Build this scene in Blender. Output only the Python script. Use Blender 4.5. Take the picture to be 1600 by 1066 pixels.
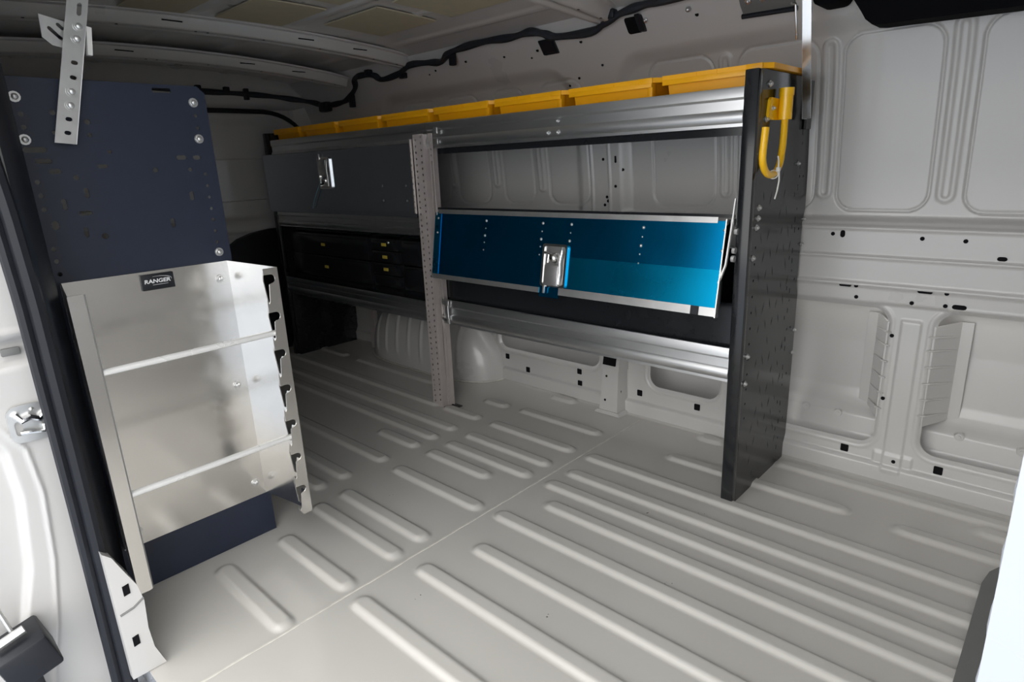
import bpy, bmesh, math, random
import numpy as np
from mathutils import Matrix, Vector

for o in list(bpy.data.objects):
    bpy.data.objects.remove(o, do_unlink=True)
SC = bpy.context.scene
COL = SC.collection
random.seed(4)

# ------------------------------------------------------------------ camera
cam_d = bpy.data.cameras.new('camera')
cam_d.sensor_width = 36.0
cam_d.lens = 21.756
cam_d.clip_start = 0.02
cam = bpy.data.objects.new('camera', cam_d)
COL.objects.link(cam)
R_ = (0.734669, 0.677207, -0.040651)
U_ = (-0.158539, 0.229633, 0.960278)
F_ = (-0.659642, 0.699041, -0.276068)
cam.matrix_world = Matrix(((R_[0], U_[0], -F_[0], 0.0), (R_[1], U_[1], -F_[1], 0.0),
                           (R_[2], U_[2], -F_[2], 1.0), (0, 0, 0, 1)))
SC.camera = cam

# ------------------------------------------------------------------ world and light
W = bpy.data.worlds.new('overcast_sky')
SC.world = W
W.use_nodes = True
bg = W.node_tree.nodes['Background']
bg.inputs['Color'].default_value = (0.99, 0.99, 0.985, 1)
bg.inputs['Strength'].default_value = 3.6
SC.view_settings.view_transform = 'Standard'
SC.view_settings.look = 'None'
SC.view_settings.gamma = 1.0
SC.view_settings.use_curve_mapping = False
SC.view_settings.exposure = 0.0


# ------------------------------------------------------------------ materials
def mat(name, col, rough=0.5, metal=0.0, var=0.06, scale=8.0, stretch=(1, 1, 1), coat=0.0, bump=0.0,
        bscale=60.0, rvar=0.08, spec=0.5, col2=None):
    m = bpy.data.materials.new(name)
    m.use_nodes = True
    nt = m.node_tree
    b = nt.nodes['Principled BSDF']
    tc = nt.nodes.new('ShaderNodeTexCoord')
    mp = nt.nodes.new('ShaderNodeMapping')
    mp.inputs['Scale'].default_value = stretch
    nz = nt.nodes.new('ShaderNodeTexNoise')
    nz.inputs['Scale'].default_value = scale
    nz.inputs['Detail'].default_value = 5
    nt.links.new(tc.outputs['Object'], mp.inputs['Vector'])
    nt.links.new(mp.outputs['Vector'], nz.inputs['Vector'])
    rp = nt.nodes.new('ShaderNodeValToRGB')
    rp.color_ramp.elements[0].position = 0.3
    rp.color_ramp.elements[1].position = 0.7
    c2 = col2 if col2 else tuple(min(1, c * (1 + var)) for c in col)
    c1 = tuple(c * (1 - var) for c in col)
    rp.color_ramp.elements[0].color = (*c1, 1)
    rp.color_ramp.elements[1].color = (*c2, 1)
    nt.links.new(nz.outputs['Fac'], rp.inputs['Fac'])
    nt.links.new(rp.outputs['Color'], b.inputs['Base Color'])
    mr = nt.nodes.new('ShaderNodeMapRange')
    mr.inputs['From Min'].default_value = 0.3
    mr.inputs['From Max'].default_value = 0.7
    mr.inputs['To Min'].default_value = max(0.03, rough - rvar)
    mr.inputs['To Max'].default_value = rough + rvar
    nt.links.new(nz.outputs['Fac'], mr.inputs['Value'])
    nt.links.new(mr.outputs['Result'], b.inputs['Roughness'])
    b.inputs['Metallic'].default_value = metal
    b.inputs['Coat Weight'].default_value = coat
    b.inputs['Coat Roughness'].default_value = 0.08
    b.inputs['Specular IOR Level'].default_value = spec
    if bump > 0:
        n2 = nt.nodes.new('ShaderNodeTexNoise')
        n2.inputs['Scale'].default_value = bscale
        n2.inputs['Detail'].default_value = 3
        bp = nt.nodes.new('ShaderNodeBump')
        bp.inputs['Strength'].default_value = bump
        bp.inputs['Distance'].default_value = 0.002
        nt.links.new(mp.outputs['Vector'], n2.inputs['Vector'])
        nt.links.new(n2.outputs['Fac'], bp.inputs['Height'])
        nt.links.new(bp.outputs['Normal'], b.inputs['Normal'])
    return m


M = {
    'paint': mat('grey_body_paint', (0.525, 0.513, 0.497), 0.30, var=0.02, scale=3, coat=0.35, rvar=0.03),
    'floorp': mat('grey_floor_paint', (0.53, 0.512, 0.48), 0.36, var=0.03, scale=2.5, coat=0.25, rvar=0.04),
    'white': mat('white_body_paint', (0.33, 0.35, 0.385), 0.25, var=0.02, coat=0.5),
    'sealer': mat('seam_sealer', (0.60, 0.58, 0.53), 0.5, var=0.1, scale=40),
    'galv': mat('galvanised_steel', (0.72, 0.725, 0.73), 0.36, 1.0, var=0.03, scale=30, stretch=(0.06, 1, 1), rvar=0.02),
    'post': mat('galvanised_post_reflection_tint', (0.52, 0.465, 0.445), 0.5, 0.25, var=0.06, scale=25, rvar=0.05),  # pinkish reflection put into the base colour of the steel
    'alu': mat('brushed_aluminium', (0.74, 0.725, 0.70), 0.19, 1.0, var=0.03, scale=9, stretch=(1, 0.4, 1), rvar=0.03),
    'greydoor': mat('grey_metal_door', (0.36, 0.39, 0.43), 0.22, 0.9, var=0.03, scale=10, rvar=0.02),
    'zinc': mat('zinc_plate', (0.66, 0.66, 0.65), 0.36, 0.9, var=0.05, scale=30, rvar=0.03),
    'chrome': mat('chrome', (0.88, 0.88, 0.87), 0.10, 1.0, var=0.02),
    'black': mat('black_powder_coat', (0.012, 0.013, 0.015), 0.17, var=0.05, scale=30, rvar=0.01, spec=0.45),
    'hazed_black': mat('flare_tinted_powder_coat', (0.018, 0.024, 0.043), 0.42, var=0.05, scale=30, rvar=0.015, spec=0.4),  # black coat with the blue lens flare put into its colour
    'dark': mat('dark_void', (0.006, 0.006, 0.007), 0.8, spec=0.1),
    'rubber': mat('black_rubber', (0.009, 0.010, 0.014), 0.45, var=0.1, scale=30, rvar=0.03, spec=0.35),
    'foam': mat('black_foam', (0.004, 0.004, 0.005), 0.9, var=0.1, spec=0.08),
    'tape': mat('black_loom_tape', (0.012, 0.014, 0.02), 0.6, var=0.2, scale=60, bump=0.3, bscale=90),
    'yellow': mat('yellow_plastic', (1.0, 0.46, 0.006), 0.36, var=0.03, scale=6),
    'hook': mat('yellow_enamel', (0.97, 0.54, 0.006), 0.28, var=0.03, scale=8, coat=0.3),
    'blue': mat('blue_film', (0.0, 0.165, 0.36), 0.24, 0.96, var=0.04, scale=6, rvar=0.02),
    'blue2': mat('blue_film_overlap', (0.0, 0.24, 0.44), 0.28, 0.94, var=0.04, scale=6, rvar=0.02),
    'beige': mat('beige_damping_pad', (0.42, 0.37, 0.26), 0.7, var=0.06, scale=20),
    'trim': mat('grey_trim_plastic', (0.16, 0.16, 0.155), 0.55, var=0.05, scale=30),
    'rod': mat('bright_rod', (0.78, 0.78, 0.76), 0.3, 0.3, var=0.03),
    'tag': mat('yellow_label', (0.55, 0.42, 0.06), 0.5, var=0.15, scale=60),
    'print': mat('white_print', (0.75, 0.75, 0.76), 0.5, var=0.03),
    'tie': mat('white_nylon', (0.80, 0.79, 0.75), 0.4, var=0.03),
    'wire': mat('pale_blue_wire', (0.16, 0.33, 0.42), 0.4, var=0.03),
    'ground': mat('pavement', (0.36, 0.395, 0.45), 0.85, var=0.12, scale=12),
}


# ------------------------------------------------------------------ mesh helpers
class MB:
    def __init__(s):
        s.v = []
        s.f = []

    def add(s, vs, fs):
        n = len(s.v)
        s.v += [tuple(v) for v in vs]
        s.f += [tuple(i + n for i in f) for f in fs]
        return s

    def box(s, a, b, bev=0.0, rot=None, piv=None):
        bm = bmesh.new()
        bmesh.ops.create_cube(bm, size=1)
        c = [(a[i] + b[i]) / 2 for i in range(3)]
        d = [abs(b[i] - a[i]) for i in range(3)]
        for v in bm.verts:
            v.co = Vector([c[i] + v.co[i] * d[i] for i in range(3)])
        if bev > 0:
            bmesh.ops.bevel(bm, geom=list(bm.edges), offset=bev, segments=2, affect='EDGES', profile=0.5)
        if rot is not None:
            p = Vector(piv if piv else c)
            for v in bm.verts:
                v.co = rot @ (v.co - p) + p
        s.bm(bm)
        return s

    def bm(s, bm):
        bm.verts.index_update()
        s.add([v.co[:] for v in bm.verts], [[v.index for v in f.verts] for f in bm.faces])
        bm.free()

    def prism(s, poly, d0, d1, ax):
        """poly in the two other axes (in xyz order) swept along axis ax from d0 to d1"""
        def P(p, d):
            q = list(p)
            q.insert(ax, d)
            return q
        n = len(poly)
        vs = [P(p, d0) for p in poly] + [P(p, d1) for p in poly]
        fs = [tuple(range(n)), tuple(range(2 * n - 1, n - 1, -1))]
        fs += [(i, i + n, (i + 1) % n + n, (i + 1) % n) for i in range(n)]
        s.add(vs, fs)
        return s

    def tube(s, pts, r, seg=8, flat=1.0):
        pts = [Vector(p) for p in pts]
        n = len(pts)
        rings = []
        a = None
        for i, p in enumerate(pts):
            t = (pts[min(i + 1, n - 1)] - pts[max(i - 1, 0)]).normalized()
            if a is None:
                a = t.cross(Vector((0, 0, 1)) if abs(t.z) < 0.95 else Vector((0, 1, 0))).normalized()
            else:
                a = (a - t * a.dot(t)).normalized()
            b = a.cross(t)
            rr = r[i] if isinstance(r, (list, tuple)) else r
            rings.append([p + a * (rr * math.cos(k * 2 * math.pi / seg)) + b * (rr * flat * math.sin(k * 2 * math.pi / seg)) for k in range(seg)])
        vs = [v for ring in rings for v in ring]
        fs = []
        for i in range(n - 1):
            for k in range(seg):
                k2 = (k + 1) % seg
                fs.append((i * seg + k, i * seg + k2, (i + 1) * seg + k2, (i + 1) * seg + k))
        fs.append(tuple(range(seg - 1, -1, -1)))
        fs.append(tuple(range((n - 1) * seg, n * seg)))
        s.add(vs, fs)
        return s

    def dome(s, c, axis, r, h, seg=12, rings=3):
        """bolt-head like dome standing on c along axis"""
        ax = Vector(axis).normalized()
        a = ax.cross(Vector((0, 0, 1)) if abs(ax.z) < 0.9 else Vector((1, 0, 0))).normalized()
        b = ax.cross(a)
        vs = []
        for j in range(rings):
            t = j / rings * math.pi / 2
            for k in range(seg):
                an = k * 2 * math.pi / seg
                vs.append(Vector(c) + ax * (h * math.sin(t)) + (a * math.cos(an) + b * math.sin(an)) * (r * math.cos(t)))
        vs.append(Vector(c) + ax * h)
        fs = []
        for j in range(rings - 1):
            for k in range(seg):
                k2 = (k + 1) % seg
                fs.append((j * seg + k, j * seg + k2, (j + 1) * seg + k2, (j + 1) * seg + k))
        for k in range(seg):
            fs.append(((rings - 1) * seg + k, (rings - 1) * seg + (k + 1) % seg, rings * seg))
        s.add(vs, fs)
        return s

    def bolt(s, c, axis, r=0.008, h=0.006):
        """washer + flanged dome head"""
        ax = Vector(axis).normalized()
        c = Vector(c)
        s.tube([c, c + ax * 0.002], r * 1.25, 12)
        s.tube([c + ax * 0.002, c + ax * 0.005], r * 0.9, 6)
        s.dome(c + ax * 0.005, ax, r * 0.75, h * 0.6)
        return s


def mesh_of(mb, loc=(0, 0, 0), name='m', smooth=True, angle=35):
    me = bpy.data.meshes.new(name)
    me.from_pydata([(v[0] - loc[0], v[1] - loc[1], v[2] - loc[2]) for v in mb.v], [], mb.f)
    me.update()
    bm = bmesh.new()
    bm.from_mesh(me)
    bmesh.ops.recalc_face_normals(bm, faces=bm.faces)
    bm.to_mesh(me)
    bm.free()
    if smooth:
        me.polygons.foreach_set('use_smooth', [True] * len(me.polygons))
        me.set_sharp_from_angle(angle=math.radians(angle))
    return me


def tag(o, label=None, cat=None, group=None, kind=None):
    if label: o['label'] = label
    if cat: o['category'] = cat
    if group: o['group'] = group
    if kind: o['kind'] = kind
    return o


def link(name, me, m, parent=None):
    me.name = name
    o = bpy.data.objects.new(name, me)
    COL.objects.link(o)
    if m is not None and len(me.materials) == 0:
        me.materials.append(M[m])
    if parent is not None:
        o.parent = parent
    return o


class Thing:
    """an Empty at the thing's base that parents its parts"""
    def __init__(s, name, loc, label, cat=None, group=None, kind=None):
        s.loc = loc
        s.o = bpy.data.objects.new(name, None)
        s.o.empty_display_size = 0.05
        COL.objects.link(s.o)
        s.o.location = loc
        tag(s.o, label, cat, group, kind)

    def add(s, name, mb, m, parent=None, label=None, kind=None, angle=35):
        me = mb if isinstance(mb, bpy.types.Mesh) else mesh_of(mb, s.loc, angle=angle)
        if isinstance(mb, bpy.types.Mesh):
            me.transform(Matrix.Translation([-c for c in s.loc]))
        o = link(name, me, m, parent or s.o)
        tag(o, label, kind=kind)
        return o


def solo(name, mb, m, label, cat, group=None, kind=None, loc=(0, 0, 0), angle=35):
    o = link(name, mesh_of(mb, loc, angle=angle), m)
    o.location = loc
    return tag(o, label, cat, group, kind)


def circle(u, v, r, n=10):
    return [(u + r * math.cos(i * 2 * math.pi / n), v + r * math.sin(i * 2 * math.pi / n)) for i in range(n)]


def slot(u, v, lu, lv, ang=0.0, n=4):
    """round-ended slot lu x lv centred on u, v"""
    r = min(lu, lv) / 2
    hx, hy = max(lu, lv) / 2 - r, r
    pts = []
    for i in range(n + 1):
        a = -math.pi / 2 + i * math.pi / n
        pts.append((hx + r * math.cos(a), r * math.sin(a)))
    for i in range(n + 1):
        a = math.pi / 2 + i * math.pi / n
        pts.append((-hx + r * math.cos(a), r * math.sin(a)))
    if lv > lu:
        pts = [(-y, x) for x, y in pts]
    ca, sa = math.cos(ang), math.sin(ang)
    return [(u + x * ca - y * sa, v + x * sa + y * ca) for x, y in pts]


def rrect(u0, u1, v0, v1, r, n=4):
    pts = []
    for cu, cv, a0 in ((u1 - r, v1 - r, 0), (u0 + r, v1 - r, 90), (u0 + r, v0 + r, 180), (u1 - r, v0 + r, 270)):
        for i in range(n + 1):
            a = math.radians(a0 + 90 * i / n)
            pts.append((cu + r * math.cos(a), cv + r * math.sin(a)))
    return pts


def plate(outer, holes, t, mapf):
    """sheet of thickness t with real holes; mapf(u, v, w) -> xyz"""
    cu = bpy.data.curves.new('sheet', 'CURVE')
    cu.dimensions = '2D'
    cu.fill_mode = 'BOTH'
    cu.extrude = t / 2
    for loop in [outer] + list(holes):
        sp = cu.splines.new('POLY')
        sp.points.add(len(loop) - 1)
        for i, (u, v) in enumerate(loop):
            sp.points[i].co = (u, v, 0, 1)
        sp.use_cyclic_u = True
    ob = bpy.data.objects.new('sheet', cu)
    COL.objects.link(ob)
    dg = bpy.context.evaluated_depsgraph_get()
    me = bpy.data.meshes.new_from_object(ob.evaluated_get(dg))
    bpy.data.objects.remove(ob, do_unlink=True)
    bpy.data.curves.remove(cu)
    for v in me.vertices:
        v.co = Vector(mapf(*v.co))
    me.update()
    bm = bmesh.new()
    bm.from_mesh(me)
    bmesh.ops.remove_doubles(bm, verts=bm.verts, dist=1e-5)
    bmesh.ops.recalc_face_normals(bm, faces=bm.faces)
    bm.to_mesh(me)
    bm.free()
    me.polygons.foreach_set('use_smooth', [False] * len(me.polygons))
    return me


def grid_mesh(P, name):
    """P: array (nu, nv, 3) -> smooth quad mesh"""
    nu, nv = P.shape[:2]
    me = bpy.data.meshes.new(name)
    idx = np.arange(nu * nv).reshape(nu, nv)
    q = np.stack([idx[:-1, :-1], idx[1:, :-1], idx[1:, 1:], idx[:-1, 1:]], -1).reshape(-1)
    nf = (nu - 1) * (nv - 1)
    me.vertices.add(nu * nv)
    me.vertices.foreach_set('co', P.reshape(-1).astype(np.float32))
    me.loops.add(nf * 4)
    me.loops.foreach_set('vertex_index', q.astype(np.int32))
    me.polygons.add(nf)
    me.polygons.foreach_set('loop_start', (np.arange(nf) * 4).astype(np.int32))
    me.polygons.foreach_set('loop_total', np.full(nf, 4, np.int32))
    me.polygons.foreach_set('use_smooth', np.ones(nf, bool))
    me.update(calc_edges=True)
    me.validate()
    return me


def S(t):
    t = np.clip(t, 0, 1)
    return t * t * (3 - 2 * t)


def sdr(x, z, x0, x1, z0, z1, r):
    """signed distance to a rounded rectangle, negative inside"""
    qx = np.abs(x - (x0 + x1) / 2) - (x1 - x0) / 2 + r
    qz = np.abs(z - (z0 + z1) / 2) - (z1 - z0) / 2 + r
    return np.hypot(np.maximum(qx, 0), np.maximum(qz, 0)) + np.minimum(np.maximum(qx, qz), 0) - r


# ================================================================== STRUCTURE
XR, XF = -3.46, 0.32            # rear and front ends of the cargo bay

# ---- pavement under the van
mb = MB().box((-14, -14, -0.70), (14, 14, -0.62))
o = solo('ground', mb, 'ground', 'grey pavement under and around the van', None, kind='structure')

# ---- floor with pressed ribs
ribs = []
for y in (1.61, 1.475, 1.375, 1.14, 0.985, 0.89, 0.62, 0.49):
    ribs.append((-3.30, -1.715 if y != 1.61 else -1.96, y))
ribs += [(-1.935, -1.715, 1.61), (-1.955, -1.715, 1.285), (-3.22, -2.95, 1.785), (-2.85, -2.20, 1.785),
         (-1.85, -1.71, 1.775), (-1.645, -1.505, 1.985)]
for y, x0, x1 in ((1.785, -1.65, -1.24), (1.61, -1.655, -1.235), (1.475, -1.655, -1.235), (1.375, -1.655, -1.235),
                  (1.285, -1.655, -1.34), (1.13, -1.65, -1.22), (0.92, -1.65, -1.225), (0.82, -1.645, -1.22),
                  (0.665, -1.56, -1.21), (0.49, -1.56, -1.20)):
    ribs.append((x0, x1, y))
for y, x0 in ((1.605, -1.18), (1.475, -1.16), (1.375, -1.17), (1.275, -1.09), (1.14, -1.17), (0.985, -1.10),
              (0.83, -1.15), (0.65, -1.17)):
    ribs.append((x0, 0.25, y))
ribs += [(-0.96, -0.38, 1.78), (-0.275, 0.25, 1.77), (-0.66, 0.25, 1.955), (-0.95, -0.84, 1.985), (-0.11, 0.25, 1.89)]
fx = np.arange(XR, XF + 0.001, 0.009)
fy = np.arange(0.235, 2.0501, 0.004)
FX, FY = np.meshgrid(fx, fy, indexing='ij')
H = np.zeros_like(FX)
for x0, x1, y in ribs:
    hw = 0.031
    a, b = np.searchsorted(fy, y - 0.05), np.searchsorted(fy, y + 0.05)
    c, d = np.searchsorted(fx, x0 - 0.05), np.searchsorted(fx, x1 + 0.05)
    s_ = sdr(FX[c:d, a:b], FY[c:d, a:b], x0, x1, y - hw, y + hw, hw)
    H[c:d, a:b] = np.maximum(H[c:d, a:b], 0.0105 * np.clip(S(-s_ / 0.017), 0, 1))
# shallow step where the two floor sheets overlap
H -= 0.0012 * S((-1.195 - FX) / 0.012)
H += 0.012 * S((FY - 2.005) / 0.03)
floor_o = link('floor', grid_mesh(np.stack([FX, FY, H], -1), 'floor'), 'floorp')
tag(floor_o, 'light grey painted steel van floor with long pressed ribs', kind='structure')
pts = [(-1.196 + random.uniform(-.0012, .0012), y, 0.0005) for y in np.arange(0.262, 2.03, 0.03)]
o = link('seam_sealer', mesh_of(MB().tube(pts, 0.0034, 8, 0.5)), 'sealer', floor_o)
mb = MB()
for (x, y) in ((-0.82, 1.42), (-0.62, 1.18), (-1.02, 1.30), (-0.93, 0.98), (-0.78, 0.9), (-1.5, 1.0), (-0.7, 1.52), (-1.05, 0.75), (-0.5, 1.35)):
    for k in range(2):
        mb.dome((x + random.uniform(-.01, .01), y + random.uniform(-.01, .01), 0.0004), (0, 0, 1), random.uniform(.0012, .0028), .0008, 6, 2)
link('dirt_specks', mesh_of(mb), 'trim', floor_o)['kind'] = 'stuff'

# ---- driver side wall: pressed steel
WZ = [0, .55, .9, 1.2, 1.32, 1.40, 1.46, 1.50]
WY = [2.035, 2.045, 2.04, 2.005, 1.97, 1.93, 1.87, 1.82]
_zd = np.linspace(-.3, 1.8, 2101)
_yd = np.interp(_zd, WZ, WY)
_k = np.exp(-.5 * (np.arange(-150, 151) / 45.0) ** 2)
WZ, WY = _zd[160:-160], np.convolve(_yd, _k / _k.sum(), 'same')[160:-160]
panels = [(-0.583, -0.347, 0.824, 1.30), (-0.265, -0.02, 0.822, 1.30), (-0.885, -0.648, 0.825, 1.305), (-1.20, -0.965, 0.826, 1.305),
          (0.045, 0.29, 0.822, 1.30),
          (-1.95, -1.775, 0.83, 1.29), (-1.69, -1.47, 0.83, 1.29), (-2.25, -2.04, 0.83, 1.29), (-2.55, -2.31, 0.83, 1.29), (-3.1, -2.75, .83, 1.25)]
beads = [(-0.617, 0.02, 0.858, 1.295), (-0.307, 0.02, 0.85, 1.305), (-0.925, 0.02, 0.86, 1.30), (0.012, 0.02, 0.85, 1.30),
         (-1.732, 0.016, 0.88, 1.26), (-1.995, 0.016, 0.90, 1.26), (-2.28, 0.016, 0.90, 1.26)]
pockets = [(-0.277, 0.29, 0.115, 0.545), (-0.80, -0.40, 0.11, 0.541), (-1.19, -0.905, 0.13, 0.53), (-2.00, -1.432, 0.155, 0.52)]


def wall_y(x, z):
    x = np.asarray(x, float)
    z = np.asarray(z, float)
    y = np.interp(z, WZ, WY)
    h = np.zeros_like(y + x)
    # blanked-out window recesses
    for x0, x1, z1 in ((-2.72, -1.50, 1.345), (-1.335, 0.6, 1.35)):
        h = h - 0.026 * S(-sdr(x, z, x0, x1, 0.70, z1, 0.13) / 0.05) * S((z - 0.79) / 0.02)
    for x0, x1, z0, z1 in panels:
        d = sdr(x, z, x0, x1, z0, z1, 0.05)
        h = h - 0.002 * S(-d / 0.006) - 0.009 * S((0.0045 - np.abs(d)) / 0.0038)
    for xc, hw, z0, z1 in beads:
        d = sdr(x, z, xc - hw, xc + hw, z0, z1, hw)
        h = h + 0.0055 * S((0.006 - d) / 0.009) - 0.005 * S((-0.008 - d) / 0.007)
    # belt rail
    h = h + np.interp(z, [0.05, .553, .562, .60, .612, .622, .686, .694, .70, .768, .778, .788, .80],
                      [0.0, 0.0, .012, .014, .022, .015, .015, .022, .012, .012, .02, .002, 0.0])
    # lower frame: pockets open towards the outer skin
    for x0, x1, z0, z1 in pockets:
        d = sdr(x, z, x0, x1, z0, z1, 0.045)
        h = h - 0.010 * S((0.009 - d) / 0.009) + 0.0025 * S((0.024 - d) / 0.008) * S((d - 0.008) / 0.006)
    # pressing on the T shaped pillar between the pockets
    h = h + 0.005 * S((0.0 - np.abs(x + 0.339 + 0.0 * z) + 0.028) / 0.006) * S((0.52 - z) / 0.012) * S((z - 0.03) / 0.02)
    h = h + 0.005 * S((0.055 - np.abs(x + 0.339)) / 0.006) * S((0.10 - z) / 0.01) * S((z - 0.055) / 0.01)
    # pillar between the window recesses
    for xc in (-1.455, -1.375):
        h = h + 0.005 * S((0.008 - np.abs(x - xc)) / 0.005) * S((z - 0.56) / 0.02) * S((1.3 - z) / 0.1)
    # foot flange
    h = h + 0.016 * S((0.062 - z) / 0.012)
    return y - h


wx = np.concatenate([np.arange(XR, -1.5, 0.006), np.arange(-1.5, XF + 0.001, 0.003)])
wz = np.arange(0.0, 1.491, 0.004)
WX, WZg = np.meshgrid(wx, wz, indexing='ij')
def pocket_d(x, z):
    return np.min([sdr(x, z, *p, 0.045) for p in pockets], axis=0)


def wall_mesh():
    d = pocket_d(WX, WZg)
    e = 1e-4
    gx = (pocket_d(WX + e, WZg) - pocket_d(WX - e, WZg)) / (2 * e)
    gz = (pocket_d(WX, WZg + e) - pocket_d(WX, WZg - e)) / (2 * e)
    near = (d < 0) & (d > -0.0075)          # pull the rim vertices onto the opening's edge
    X2 = np.where(near, WX - gx * d, WX)
    Z2 = np.where(near, WZg - gz * d, WZg)
    me = grid_mesh(np.stack([X2, wall_y(X2, Z2), Z2], -1), 'wall_driver')
    bm = bmesh.new()
    bm.from_mesh(me)
    bm.verts.ensure_lookup_table()
    flat = (d < -1e-6).reshape(-1)
    kill = [f for f in bm.faces if all(flat[v.index] for v in f.verts)]
    bmesh.ops.delete(bm, geom=kill, context='FACES')
    bm.to_mesh(me)
    bm.free()
    return me


wall_o = link('wall_driver', wall_mesh(), 'paint')
tag(wall_o, 'grey pressed steel side wall of the van with beads, belt rail and pockets', kind='structure')
# outer skin seen through the pockets
OZ = [0.05, .09, .11, .17, .195, .215, .24, .40, .52, .56, .565, .57]
OY = [2.055, 2.075, 2.098, 2.105, 2.14, 2.152, 2.160, 2.166, 2.160, 2.150, 2.10, 2.05]
oz = np.arange(.05, .571, .006)
ox = np.array([XR, -2.9, -2.0, -1.42, -1.2, -.9, -.8, -.4, -.28, 0, XF])
OXg, OZg = np.meshgrid(ox, oz, indexing='ij')
link('outer_skin', grid_mesh(np.stack([OXg, np.where(OXg > -.85, np.interp(OZg, OZ, OY), np.interp(OZg, [.05, .06, .56, .57], [2.055, 2.20, 2.20, 2.05])), OZg], -1), 'outer_skin'), 'paint', wall_o)


def wy(x, z):
    return float(wall_y(np.array([x]), np.array([z]))[0])


# punched holes in the wall, dark little cups seen as black
mb = MB()
def whole(x, z, lu, lv):
    y = wy(x, z)
    mb.prism(slot(x, z, lu, lv) if lu != 'c' else circle(x, z, lv), y - 0.0012, y + 0.004, 1)
for x, z in ((-.57, .757), (-.34, .753), (-.241, .751), (-.49, .607), (-.488, .572), (-.264, .607), (-.344, .57), (-.264, .571), (-.385, .268),
             (-.384, .465), (-.333, .076), (-.05, .75), (-1.39, .86), (-1.385, .845), (-1.40, 1.0), (-1.35, .90), (-1.32, .96), (-1.40, .83)):
    whole(x, z, 'c', 0.0058)
for x, z, a, b in ((-.543, .758, .013, .022), (-.158, .709, .022, .011), (-.52, .606, .034, .008), (-.315, .606, .036, .009), (-.232, .571, .034, .013),
                   (-1.345, 1.0, .008, .03)):
    whole(x, z, a, b)
for x, z, r in ((-1.62, 1.40, .006), (-1.66, 1.38, .004), (-1.42, 1.40, .006), (-1.36, 1.32, .005), (-2.0, 1.41, .006), (-1.79, 1.40, .005),
                (-1.47, 1.29, .005), (-1.22, 1.41, .004), (-0.98, 1.41, .006), (-1.52, 1.27, .005), (-2.2, 1.40, .005), (-2.25, 1.39, .004)):
    whole(x, z, 'c', r)
link('punched_hole', mesh_of(mb), 'dark', wall_o)['kind'] = 'stuff'
# square drain holes in the foot of the wall
mb = MB()
for x, z in ((-.473, .079), (-.22, .079), (-.982, .092), (-1.229, .093), (-1.526, .07), (-1.826, .073), (-1.529, .124), (-1.955, .115)):
    y = wy(x, z)
    mb.prism(rrect(x - .0115, x + .0115, z - .0125, z + .0125, .003, 2), y - .0015, y + .004, 1)
link('square_hole', mesh_of(mb), 'dark', wall_o)['kind'] = 'stuff'

# ribbed folded edges inside the pockets beside the T pillar
for side, xe in ((-1, -0.398), (1, -0.280)):
    mb = MB()
    x2 = xe + side * 0.045
    mb.prism([(xe - side * .003, wy(-.339, .3) + .010), (xe + side * .002, wy(-.339, .3) + .010), (x2 + side * .004, 2.145), (x2 + side * .032, 2.150),
              (x2 + side * .032, 2.156), (x2, 2.152)], 0.20, 0.505, 2)
    p = link('pocket_strap', mesh_of(mb), 'paint', wall_o)
    mb = MB()
    for z in (.235, .285, .335, .385, .435, .475):
        mb.tube([(xe - side * .012, wy(-.339, .3) - .001, z), (xe + side * .004, wy(-.339, .3) + .006, z), (x2, 2.136, z - .012)], [.002, .0035, .0025], 6)
    link('stiffening_tab', mesh_of(mb), 'paint', p)['kind'] = 'stuff'
mb = MB()
for x, z in ((-.19, .17), (-.045, .165), (-.52, .165), (-.62, .165)):
    y = float(np.interp(z, OZ, OY))
    mb.tube([(x, y + .003, z), (x, y - .004, z)], [.014, .011], 14)
    mb.tube([(x, y - .004, z), (x, y - .007, z)], [.005, .005], 8)
link('dimple', mesh_of(mb), 'paint', wall_o)['kind'] = 'stuff'

# boxed pillar foot below the shelf
pl = MB()
def frus(mb, z0, r0, z1, r1):
    vs = []
    for z, (x0, x1, y0) in ((z0, r0), (z1, r1)):
        vs += [(x0, y0, z), (x1, y0, z), (x1 + .01, 2.05, z), (x0 - .01, 2.05, z)]
    mb.add(vs, [(0, 1, 2, 3), (4, 5, 6, 7), (0, 1, 5, 4), (1, 2, 6, 5), (2, 3, 7, 6), (3, 0, 4, 7)])
frus(pl, 0.0, (-1.395, -1.275, 1.955), 0.012, (-1.385, -1.285, 1.962))
frus(pl, 0.012, (-1.378, -1.292, 1.968), 0.182, (-1.372, -1.298, 1.985))
frus(pl, 0.182, (-1.377, -1.293, 1.981), 0.36, (-1.365, -1.30, 1.995))
p = link('pillar_foot', mesh_of(pl, angle=25), 'paint', wall_o)
mb = MB().prism([(-1.366, .205), (-1.308, .205), (-1.304, .25), (-1.36, .25)], 1.975, 1.982, 1)
for x, z in ((-1.352, .155), (-1.352, .055)):
    yy = 1.968 + (z - .012) * .1 - .001
    mb.prism(circle(x, z, .005), yy, yy + .004, 1)
mb.box((-1.296, 2.0, .20), (-1.2945, 2.008, .225)).box((-1.2925, 1.995, .09), (-1.2915, 2.003, .1))
link('pillar_opening', mesh_of(mb), 'dark', p)

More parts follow.
